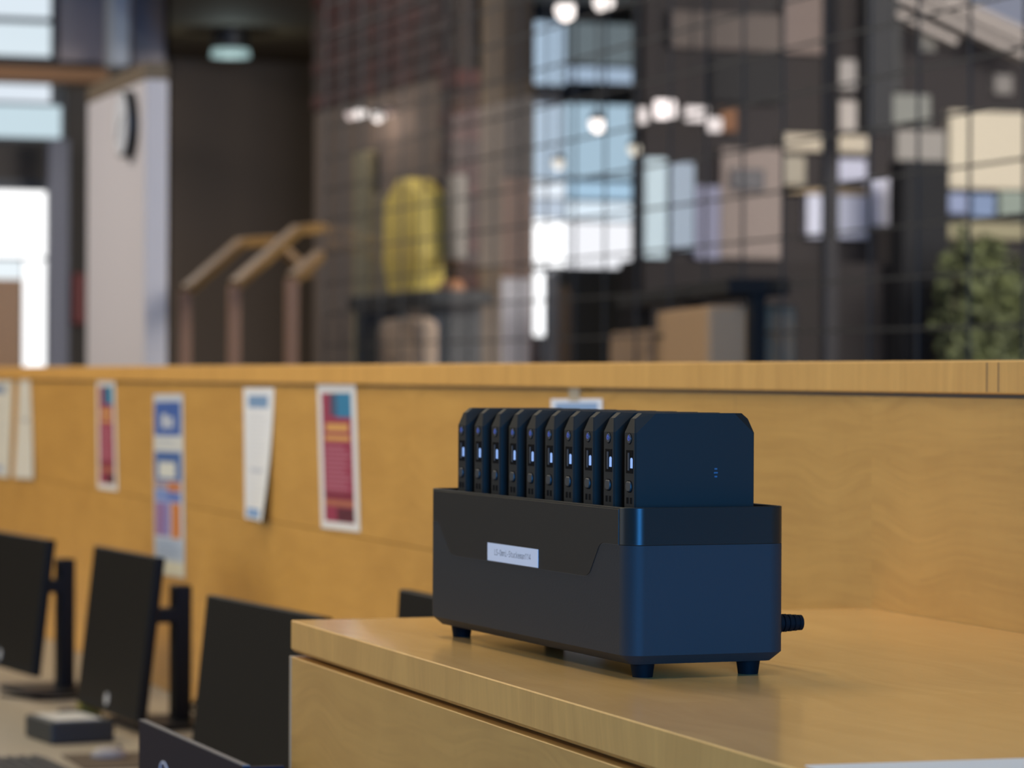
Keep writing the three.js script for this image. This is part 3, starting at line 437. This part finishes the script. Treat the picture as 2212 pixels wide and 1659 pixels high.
// brick front with a display opening
const ZB = -3.86;
{
  const w = struct('wall_brick', 'dark red brick front above a display opening', 'brick wall');
  const xa = on('z', ZB, 672, 400).x, xb = on('z', ZB, 986, 400).x, yl = 3.05, yh = 4.0, bm = [plain(0.05, 0.017, 0.013, 0.8), plain(0.036, 0.016, 0.012, 0.8), plain(0.062, 0.02, 0.015, 0.8)], mortar = plain(0.045, 0.034, 0.028, 0.95);
  part('mortar_bed', spanBox(xa, xb, yl, CEIL, ZB - 0.09, ZB - 0.012), mortar, w);
  const bl = 0.34, bh = 0.098; let r = 0; const bg = rbox(bl - 0.012, bh - 0.016, 0.1, 0.004, 1);
  for (let y = yl; y + bh <= CEIL; y += bh, r++) for (let x = xa + (r % 2) * bl / 2; x + bl <= xb; x += bl) part('brick', bg, bm[Math.floor(rnd() * 3)], w, [x + bl / 2, y + bh / 2, ZB - 0.05]);
  // end pier with toothed bricks
  const pa = xb;
  const zE = on('x', pa, 1036, 400).z;
  part('pier_bed', spanBox(pa - 0.3, pa - 0.006, 0, yl, zE, ZB - 0.012), mortar, w);
  const pg = [rbox(0.3, 0.082, ZB - zE, 0.004, 1), rbox(0.2, 0.082, ZB - zE, 0.004, 1)]; r = 0;
  for (let y = 1.1; y < yl - 0.09; y += 0.093, r++) part('brick', pg[r % 2], bm[r % 3], w, [pa - (r % 2 ? 0.1 : 0.15), y + 0.046, (ZB + zE) / 2]);
  struct('wall_display', 'dark brown wall behind the hanging coats', 'wall', spanBox(xa, pa - 0.3, 0, yl, zE, ZB - 0.02), plain(0.12, 0.09, 0.07, 0.9));
}
wallBoard('door_jamb', 'brown wooden jamb beside the brick pier', 'jamb', 1040, -60, 1082, 900, -14.5, plain(0.13, 0.085, 0.045, 0.6), 0.15);
wallBoard('wood_door', 'reddish brown door leaf beside the bright studio window', 'door', 1083, 385, 1150, 900, -15.5, plain(0.20, 0.10, 0.055, 0.6), 0.06);
wallBoard('door_transom', 'dark brown panel above the door leaf', 'panel', 1083, -60, 1150, 382, -15.5, plain(0.06, 0.043, 0.03, 0.7), 0.06);
// things in the display opening
const dz = ZB + 0.12;
function dispBox(name, label, category, px0, py0, px1, py1, z, mat, depth = 0.12, round = 0.03) { const a = on('z', z, px0, py0), b = on('z', z, px1, py1); if (py1 >= 900) b.y = 0; const m = new THREE.Mesh(rbox(Math.abs(b.x - a.x), Math.abs(a.y - b.y), depth, round, 3), mat); m.name = numbered(name); m.position.set((a.x + b.x) / 2, (a.y + b.y) / 2, z - depth / 2); m.userData = { label, category }; scene.add(m); return m; }
{ // made-up yellow coat in place of a reflection in the glass
  const top = on('z', dz, 900, 395), bot = on('z', dz, 890, 640), wid = Math.abs(on('z', dz, 860, 500).x - on('z', dz, 932, 500).x);
  const t = thing('yellow_reflection', 'yellow coat shape standing in for a reflection in the glass', 'coat', [top.x, 0, dz]);
  const h = top.y - bot.y, s = new THREE.Shape(), ww = wid / 2; s.moveTo(-ww * 0.25, h); s.lineTo(ww * 0.25, h); s.lineTo(ww * 0.95, h * 0.86); s.lineTo(ww, h * 0.35); s.lineTo(ww * 0.75, 0); s.lineTo(-ww * 0.6, 0); s.lineTo(-ww, h * 0.3); s.lineTo(-ww * 0.95, h * 0.84); s.closePath();
  part('coat_body', new THREE.ExtrudeGeometry(s, { depth: 0.1, bevelEnabled: true, bevelSize: 0.02, bevelThickness: 0.03, bevelSegments: 2 }).translate(0, bot.y, -0.04), plain(0.55, 0.42, 0.09, 0.7), t);
  part('hanger', mergeGeometries([box(0.4, 0.02, 0.02).translate(0, top.y - 0.03, 0), box(0.03, 0.03, 0.16).translate(0, top.y, -0.06)]), black, t);
}
for (const [i, [a, b, c, d, r, g, bl, lab, nm, cat]] of [[762, 330, 792, 900, 0.17, 0.15, 0.085, 'pale olive cloth hanging left of the yellow coat', 'hanging_cloth', 'cloth'], [800, 420, 850, 900, 0.13, 0.105, 0.06, 'olive brown cloth hanging beside the yellow coat', 'hanging_cloth', 'cloth'], [964, 380, 984, 560, 0.2, 0.18, 0.15, 'grey cloth hanging right of the yellow coat', 'hanging_cloth', 'cloth']].entries()) dispBox(nm, lab, cat, a, b, c, d, ZB + 0.05, plain(r, g, bl, 0.9), 0.06, 0.02);
{ const a = on('z', dz + 0.45, 742, 655), b = on('z', dz + 0.45, 918, 655), t = thing('display_table', 'dark table in the display opening', 'table', [(a.x + b.x) / 2, 0, dz + 0.28]), w = b.x - a.x;
  part('table_top', rbox(w, 0.07, 0.3, 0.01), plain(0.02, 0.022, 0.022, 0.6), t, [0, a.y, 0]); for (const s of [-1, 1]) part('leg', box(0.06, a.y - 0.03, 0.25), plain(0.02, 0.024, 0.026, 0.6), t, [s * (w / 2 - 0.1), (a.y - 0.03) / 2, 0]); }
dispBox('canvas_bag', 'tan canvas bag in front of the display table', 'bag', 812, 690, 895, 900, dz + 0.6, plain(0.38, 0.28, 0.2, 0.85), 0.12, 0.05);
dispBox('cardboard_tube', 'orange cardboard tube leaning by the brick pier', 'tube', 940, 605, 966, 900, dz + 0.1, plain(0.32, 0.14, 0.06, 0.7), 0.1, 0.05);
dispBox('blue_folder', 'navy blue folder beside the tan canvas bag', 'folder', 906, 690, 926, 900, dz + 0.47, plain(0.02, 0.028, 0.065, 0.6), 0.05, 0.01);

// pendant lamps seen as bright discs
function lamp(label, px, py, depth, r, c, k, top = CEIL) {
  const p = at(px, py, depth), t = thing('pendant_lamp', label, 'lamp', [p.x, p.y, p.z], 0, 'small lamps behind the glass');
  part('bulb', new THREE.SphereGeometry(r, 20, 14), glow(...srgb(...c, k)), t); part('shade', new THREE.CylinderGeometry(r * 0.55, r * 1.1, r * 1.1, 20, 1, true), black, t, [0, r * 1.0, 0]); part('cord', new THREE.CylinderGeometry(0.006, 0.006, top - p.y - r * 1.5, 8), black, t, [0, (top - p.y - r * 1.5) / 2 + r * 1.5, 0]);
  const l = new THREE.PointLight(0xffe8d8, 0.04 * k); l.name = 'pendant_lamp_glow'; l.position.set(p.x, p.y - r - 0.02, p.z); scene.add(l); return t;
}
const W1 = [255, 244, 238];
lamp('small lamp in display opening, nearest the stair', 757, 248, 17.2, 0.026, [235, 215, 210], 1.1); lamp('bright lamp in display opening, second from stair', 779, 245, 17.1, 0.034, W1, 1.8); lamp('bright lamp in display opening, third from stair', 817, 250, 16.9, 0.034, W1, 1.8); lamp('dim lamp in display opening, nearest the brick pier', 843, 240, 16.7, 0.026, [200, 165, 155], 0.7);
lamp('lamp above the studio window, beside the jamb', 1222, 22, 15, 0.05, W1, 2.2); lamp('topmost lamp above the studio window', 1304, 4, 15.5, 0.05, W1, 1.8); lamp('lamp hanging in front of the pale studio ceiling', 1291, 268, 17.5, 0.045, W1, 2.4); lamp('lamp with dark shade left of the work lights', 1370, 322, 17.8, 0.035, [245, 235, 215], 1.2); lamp('low lamp beside the door leaf', 1206, 352, 18, 0.035, [245, 238, 225], 1.2);
// studio window
farWindow('large studio window with white daylight and blue upper panes', 1150, 44, 1384, 760, XF, [
  [1154, 46, 1218, 184, lit(163, 183, 202)], [1226, 48, 1382, 142, lit(96, 106, 110)], [1226, 144, 1382, 182, lit(152, 170, 190)],
  [1154, 224, 1218, 386, lit(166, 184, 200)], [1224, 224, 1384, 386, lit(158, 182, 198)],
  [1152, 392, 1218, 428, lit(222, 230, 238)], [1224, 392, 1384, 432, lit(160, 190, 212)],
  [1152, 432, 1218, 472, lit(176, 188, 202)], [1224, 436, 1384, 478, lit(215, 228, 238)], [1152, 474, 1218, 576, lit(255, 255, 255, 1.5)], [1224, 480, 1370, 580, lit(236, 236, 240)], [1372, 480, 1384, 580, lit(140, 185, 225)],
  [1152, 588, 1218, 726, lit(255, 255, 255, 1.4)]]);
struct('wall_studio', 'dark taupe wall of the studio', 'wall', spanBox(-14.4, -14.2, 0, CEIL, Z0, on('x', -14.2, 1390, 400).z), plain(0.034, 0.028, 0.027, 0.9));
wallBoard('drafting_board', 'white tilted drafting board beside the bright window', 'board', 1080, 600, 1146, 745, -15.2, plain(0.55, 0.53, 0.55, 0.6), 0.03, 'f');
wallBoard('dark_cabinet', 'dark cabinet below the studio window', 'cabinet', 1224, 586, 1386, 980, XF + 0.6, plain(0.06, 0.058, 0.05, 0.7), 0.5, 'f');
// work lights and boards in the studio
for (const [lab, a, b, c, d, k] of [['slim bright work light left of the square one', 1372, 232, 1396, 268, 1.1], ['square bright work light over the studio', 1412, 216, 1456, 258, 2.2], ['long bright work light right of the square one', 1478, 230, 1526, 264, 1.2], ['round work light at the end of the row', 1526, 254, 1556, 286, 1.1]]) {
  const t = thing('work_light', lab, 'lamp', [0, 0, 0], 0, 'row of work lights'), x = -12.4, p = on('x', x, a, b), q = on('x', x, c, d);
  part('diffuser', spanBox(x, x + 0.03, q.y, p.y, q.z, p.z, 0.01), glow(...srgb(240, 226, 222, k)), t); part('housing', spanBox(x - 0.08, x, q.y, p.y, q.z, p.z, 0.01), black, t); part('hanger_rod', spanBox(x - 0.05, x - 0.04, p.y, CEIL, (p.z + q.z) / 2 - 0.005, (p.z + q.z) / 2 + 0.005), matte, t);
}
const G = (name, label, cat, a, b, c, d, x, col, r = 0.8, th = 0.05, reach = '') => wallBoard(name, label, cat, a, b, c, d, x, plain(...srgb(...col), r), th, reach);
G('pinboard', 'taupe hanging panel left of the dark steel post', 'panel', 1450, 22, 1688, 112, -14.12, [96, 86, 80], 0.8, 0.08);
G('pinboard', 'taupe hanging panel beside the twin steel posts', 'panel', 1694, -60, 1784, 118, -14.12, [118, 104, 98], 0.8, 0.08);
G('projector_screen', 'black square panel under the taupe hanging panels', 'panel', 1540, 116, 1690, 225, -14.12, [34, 32, 32], 0.8, 0.08);
G('pale_panel', 'pale cyan panel standing in for a bright window piece', 'cabinet', 1394, 340, 1440, 558, -14.12, [205, 225, 232], 0.8, 0.08);  // this panel and the next carry bright window pieces in their colour
G('pale_panel', 'pale blue panel standing in for a window piece, right of the cyan one', 'cabinet', 1444, 350, 1500, 540, -14.12, [165, 180, 195], 0.8, 0.08);
G('pale_panel', 'grey lavender cabinet behind the shelving unit', 'cabinet', 1504, 400, 1556, 560, -14.12, [140, 140, 160], 0.8, 0.08);
G('partition_panel', 'grey brown studio panel behind the small screen', 'panel', 1558, 318, 1690, 560, -14.12, [140, 126, 118], 0.8, 0.08);
G('wall_screen', 'small dark screen on the grey brown studio panel', 'screen', 1582, 364, 1652, 412, -14.08, [52, 48, 54], 0.4, 0.03);
G('studio_bench', 'dark brown bench front across the studio', 'bench', 1390, 560, 1960, 980, -13.6, [36, 31, 30], 0.9, 0.4, 'f');
G('paper_box', 'orange brown paper bag high in the studio', 'bag', 1556, 232, 1592, 285, -14.12, [130, 90, 62], 0.8, 0.08);
G('white_board', 'cream board strip above the lavender whiteboards', 'board', 1694, 288, 1876, 330, -14.12, [190, 178, 158], 0.8, 0.08);
G('white_board', 'small lavender whiteboard under the cream strip', 'board', 1790, 342, 1872, 394, -14.12, [186, 186, 202], 0.8, 0.08);
G('white_board', 'wide lavender whiteboard below the small one', 'board', 1744, 420, 1876, 516, -14.12, [206, 208, 224], 0.8, 0.08);
G('white_board', 'bright lavender whiteboard beside the dark steel column', 'board', 1880, 384, 1952, 488, -14.12, [214, 214, 230], 0.8, 0.08);
G('tack_board', 'beige tack board left of the lavender whiteboards', 'board', 1694, 336, 1740, 400, -14.12, [160, 152, 136], 0.8, 0.08);
G('wood_rail', 'light wooden rail under the small lavender whiteboard', 'rail', 1700, 406, 1880, 420, -14.1, [172, 150, 118], 0.8, 0.1);
G('steel_post', 'dark steel post rising beside the taupe hanging panel', 'post', 1786, -60, 1812, 560, -12, [30, 28, 30], 0.9, 0.06, 'fc');
G('steel_post', 'thick dark steel post hanging under the ceiling by the slanted beams', 'post', 1872, -60, 1930, 290, -11.5, [24, 24, 26], 0.9, 0.12, 'c');
G('steel_column', 'dark steel column in front of the cream wall panel', 'column', 1952, 345, 2048, 900, -13.3, [26, 26, 28], 0.95, 0.2, 'f');
G('model_stand', 'pale grey paper model beside the dark post', 'model', 1814, 128, 1882, 196, -14.12, [160, 154, 150], 0.8, 0.08);
G('model_stand', 'pale grey slab model below the paper model', 'model', 1814, 216, 1888, 284, -14.12, [176, 168, 162], 0.8, 0.08);
G('model_stand', 'grey green model piece under the slanted beams', 'model', 1924, 202, 2010, 270, -14.12, [132, 132, 124], 0.8, 0.08);
G('model_stand', 'pale stacked model slab above the steel column', 'model', 1938, 280, 2042, 350, -14.12, [150, 144, 136], 0.8, 0.08);
G('small_tile', 'small pale tile hung under the slanted beams', 'tile', 1986, 66, 2022, 112, -14.12, [134, 130, 122], 0.8, 0.08);
G('small_tile', 'small pale tile above the cream wall panel', 'tile', 2150, 160, 2188, 204, -14.12, [130, 124, 118], 0.8, 0.08);
G('cream_panel', 'large cream wall panel above the hedge plants', 'wall panel', 2052, 238, 2290, 412, -14.12, [206, 194, 170], 0.8, 0.08);
G('blue_poster', 'blue grey poster under the cream wall panel', 'poster', 2050, 416, 2090, 462, -14.12, [140, 150, 178], 0.8, 0.08);
G('blue_poster', 'wide blue poster above the hedge plants', 'poster', 2100, 418, 2150, 470, -14.12, [125, 142, 172], 0.8, 0.08);
G('green_poster', 'pale green grey poster beside the blue posters', 'poster', 2160, 412, 2290, 470, -14.12, [140, 150, 138], 0.8, 0.08);
G('planter_ledge', 'beige ledge above the hedge plants', 'ledge', 2030, 478, 2290, 520, -14.12, [150, 142, 112], 0.8, 0.08);
{ const t = thing('added_studio_flood', 'added flood light out of view that brightens the studio', 'lamp', [-7.4, 3.75, -7.2]); const h = new THREE.Group(); h.name = 'lamp_head'; t.add(h); h.lookAt(-14.2, 1.9, -7.6);  // added lamp body for the studio fill, out of view
  part('housing', box(3.1, 1.3, 0.08), black, h, [0, 0, -0.06]); part('diffuser', box(3.0, 1.2, 0.01), glow(1, 0.95, 0.9, 1), h, [0, 0, -0.015]); for (const k of [-1.2, 1.2]) part('hanger_rod', box(0.03, 0.65, 0.03), black, t, [0.05, 0.33, k]); }
// slanted beams, upper right
{ const t = thing('slanted_beams', 'pale slanted stair beams in the studio\'s upper corner', 'beams'), m = plain(...srgb(160, 150, 142), 0.7);
  for (const [a, b, c, d] of [[1930, -8, 2230, 132], [1990, -8, 2230, 104], [2040, -6, 2230, 82], [1930, 30, 2060, 92]]) rotatedBar(on('x', -13.7, a, b), on('x', -13.7, c, d), 0.12, 0.045, m, 'beam', t);
  rotatedBar(on('x', -13.7, 1936, -30), on('x', -13.7, 1936, 200), 0.05, 0.05, black, 'hanger', t); }
G('ceiling_void', 'slate blue wall panel above the slanted beams', 'panel', 2100, -60, 2290, 66, -14.12, [120, 125, 140], 0.8, 0.08);
// shelving unit with tan boxes
{ const y = EYE + 0.29, a = on('y', y, 1388, 652), b = on('y', y, 1640, 618), t = thing('shelving_unit', 'black shelving unit with tan boxes below its top deck', 'shelf');
  rotatedBar(a, b, 0.2, 0.05, matte, 'deck', t); const a2 = a.clone(), b2 = b.clone(); a2.y = b2.y = EYE - 0.05; rotatedBar(a2, b2, 0.3, 0.04, matte, 'deck', t);
  for (const f of [0.02, 0.5, 0.98]) { const p = a.clone().lerp(b, f), q = p.clone(); q.y = 0; rotatedBar(q, p, 0.05, 0.05, matte, 'upright', t); }
  for (const [f, w, h, c, lab] of [[0.26, 0.9, 0.2, [176, 146, 118], 'tan carton on the shelf nearer the studio window'], [0.74, 0.95, 0.26, [186, 152, 116], 'wide tan carton on the shelf nearer the hedge']]) { const p = a2.clone().lerp(b2, f), m = new THREE.Mesh(rbox(0.3, h, w, 0.02), plain(...srgb(...c), 0.9)); m.name = numbered('tan_carton'); m.position.set(p.x, p.y + 0.02 + h / 2, p.z); m.rotation.y = Math.atan2(b.x - a.x, b.z - a.z); m.userData = { label: lab, category: 'carton' }; scene.add(m); } }
// hedge plants
{ const x = -12.6, a = on('x', x, 2052, 505), b = on('x', x, 2300, 800), t = thing('hedge_plants', 'dense green hedge plants in a long planter', 'plants', [x, 0, (a.z + b.z) / 2]), w = Math.abs(a.z - b.z);
  part('planter', rbox(0.45, 0.55, w, 0.02), plain(0.05, 0.05, 0.05, 0.7), t, [0, 0.275, 0]);
  const leaf = new THREE.ConeGeometry(0.03, 0.12, 4).scale(1, 1, 0.25), n = 2600, im = new THREE.InstancedMesh(leaf, std({ color: 0xffffff, roughness: 0.7 }), n), M = new THREE.Matrix4(), Q = new THREE.Quaternion(), E = new THREE.Euler();
  for (let i = 0; i < n; i++) { const zz = (rnd() - 0.5) * w, yy = 0.5 + rnd() * (a.y - 0.52) * (0.92 + 0.08 * Math.sin(zz * 9)), xx = (rnd() - 0.5) * 0.4; M.compose(new THREE.Vector3(xx, yy, zz), Q.setFromEuler(E.set(rnd() * 6, rnd() * 6, rnd() * 6)), new THREE.Vector3(1, 1, 1).multiplyScalar(0.7 + rnd() * 0.9)); im.setMatrixAt(i, M); const k = 0.5 + rnd() * 0.9; im.setColorAt(i, C(0.075 * k, 0.086 * k, 0.03 * k)); }
  im.name = 'foliage'; im.userData.kind = 'stuff'; t.add(im);
  for (let k = 0; k < 7; k++) part('stem', new THREE.CylinderGeometry(0.014, 0.02, a.y - 0.7, 8), plain(0.05, 0.035, 0.02), t, [0, 0.5 + (a.y - 0.7) / 2, (k / 6 - 0.5) * w * 0.9]); }

// ---------------------------------------------------------------- steel-framed glass between hall and studio
{
  const zg = 0.9443 - 4.0, w = struct('window_3', 'steel framed glass wall with a grid of wide panes', 'glass wall');
  const x0 = on('z', zg, 692, 500).x, dx = 0.3228, xs = []; const xr = on('z', zg, 1447, 500).x; let x = xr; while (x - dx > x0) x -= dx; for (; x < -2.4; x += dx) xs.push(x);
  const yAt = (py) => on('z', zg, 2100, py).y, ys = [126, 240, 358, 475, 592, 706].map(yAt), dy = (ys[0] - ys[5]) / 5, rows = []; for (let y = ys[5] - 2 * dy; y < CEIL - 0.05; y += dy) rows.push(y);
  const steel = plain(0.035, 0.036, 0.035, 0.5), vb = box(0.009, CEIL, 0.006), pane = new THREE.PlaneGeometry(dx - 0.018, 4 * dy - 0.012), hb = box(xs.at(-1) - xs[0], 0.008, 0.006);
  const glassMat = new THREE.MeshPhysicalMaterial({ color: C(0.95, 0.96, 0.97), transmission: 1, thickness: 0, roughness: 0.02, ior: 1.3 });
  for (const q of xs) part('mullion', vb, steel, w, [q, CEIL / 2, zg]);
  for (const y of rows) part('glazing_bar', hb, steel, w, [(xs[0] + xs.at(-1)) / 2, y, zg]);
  for (let i = 0; i + 1 < xs.length; i++) for (let j = 0; j + 4 < rows.length; j += 4) part('pane', pane, glassMat, w, [xs[i] + dx / 2, rows[j] + 2 * dy, zg]);
}
scene.traverse((o) => { if (o.isMesh) { o.castShadow = true; o.receiveShadow = true; } });
renderer.render(scene, camera);
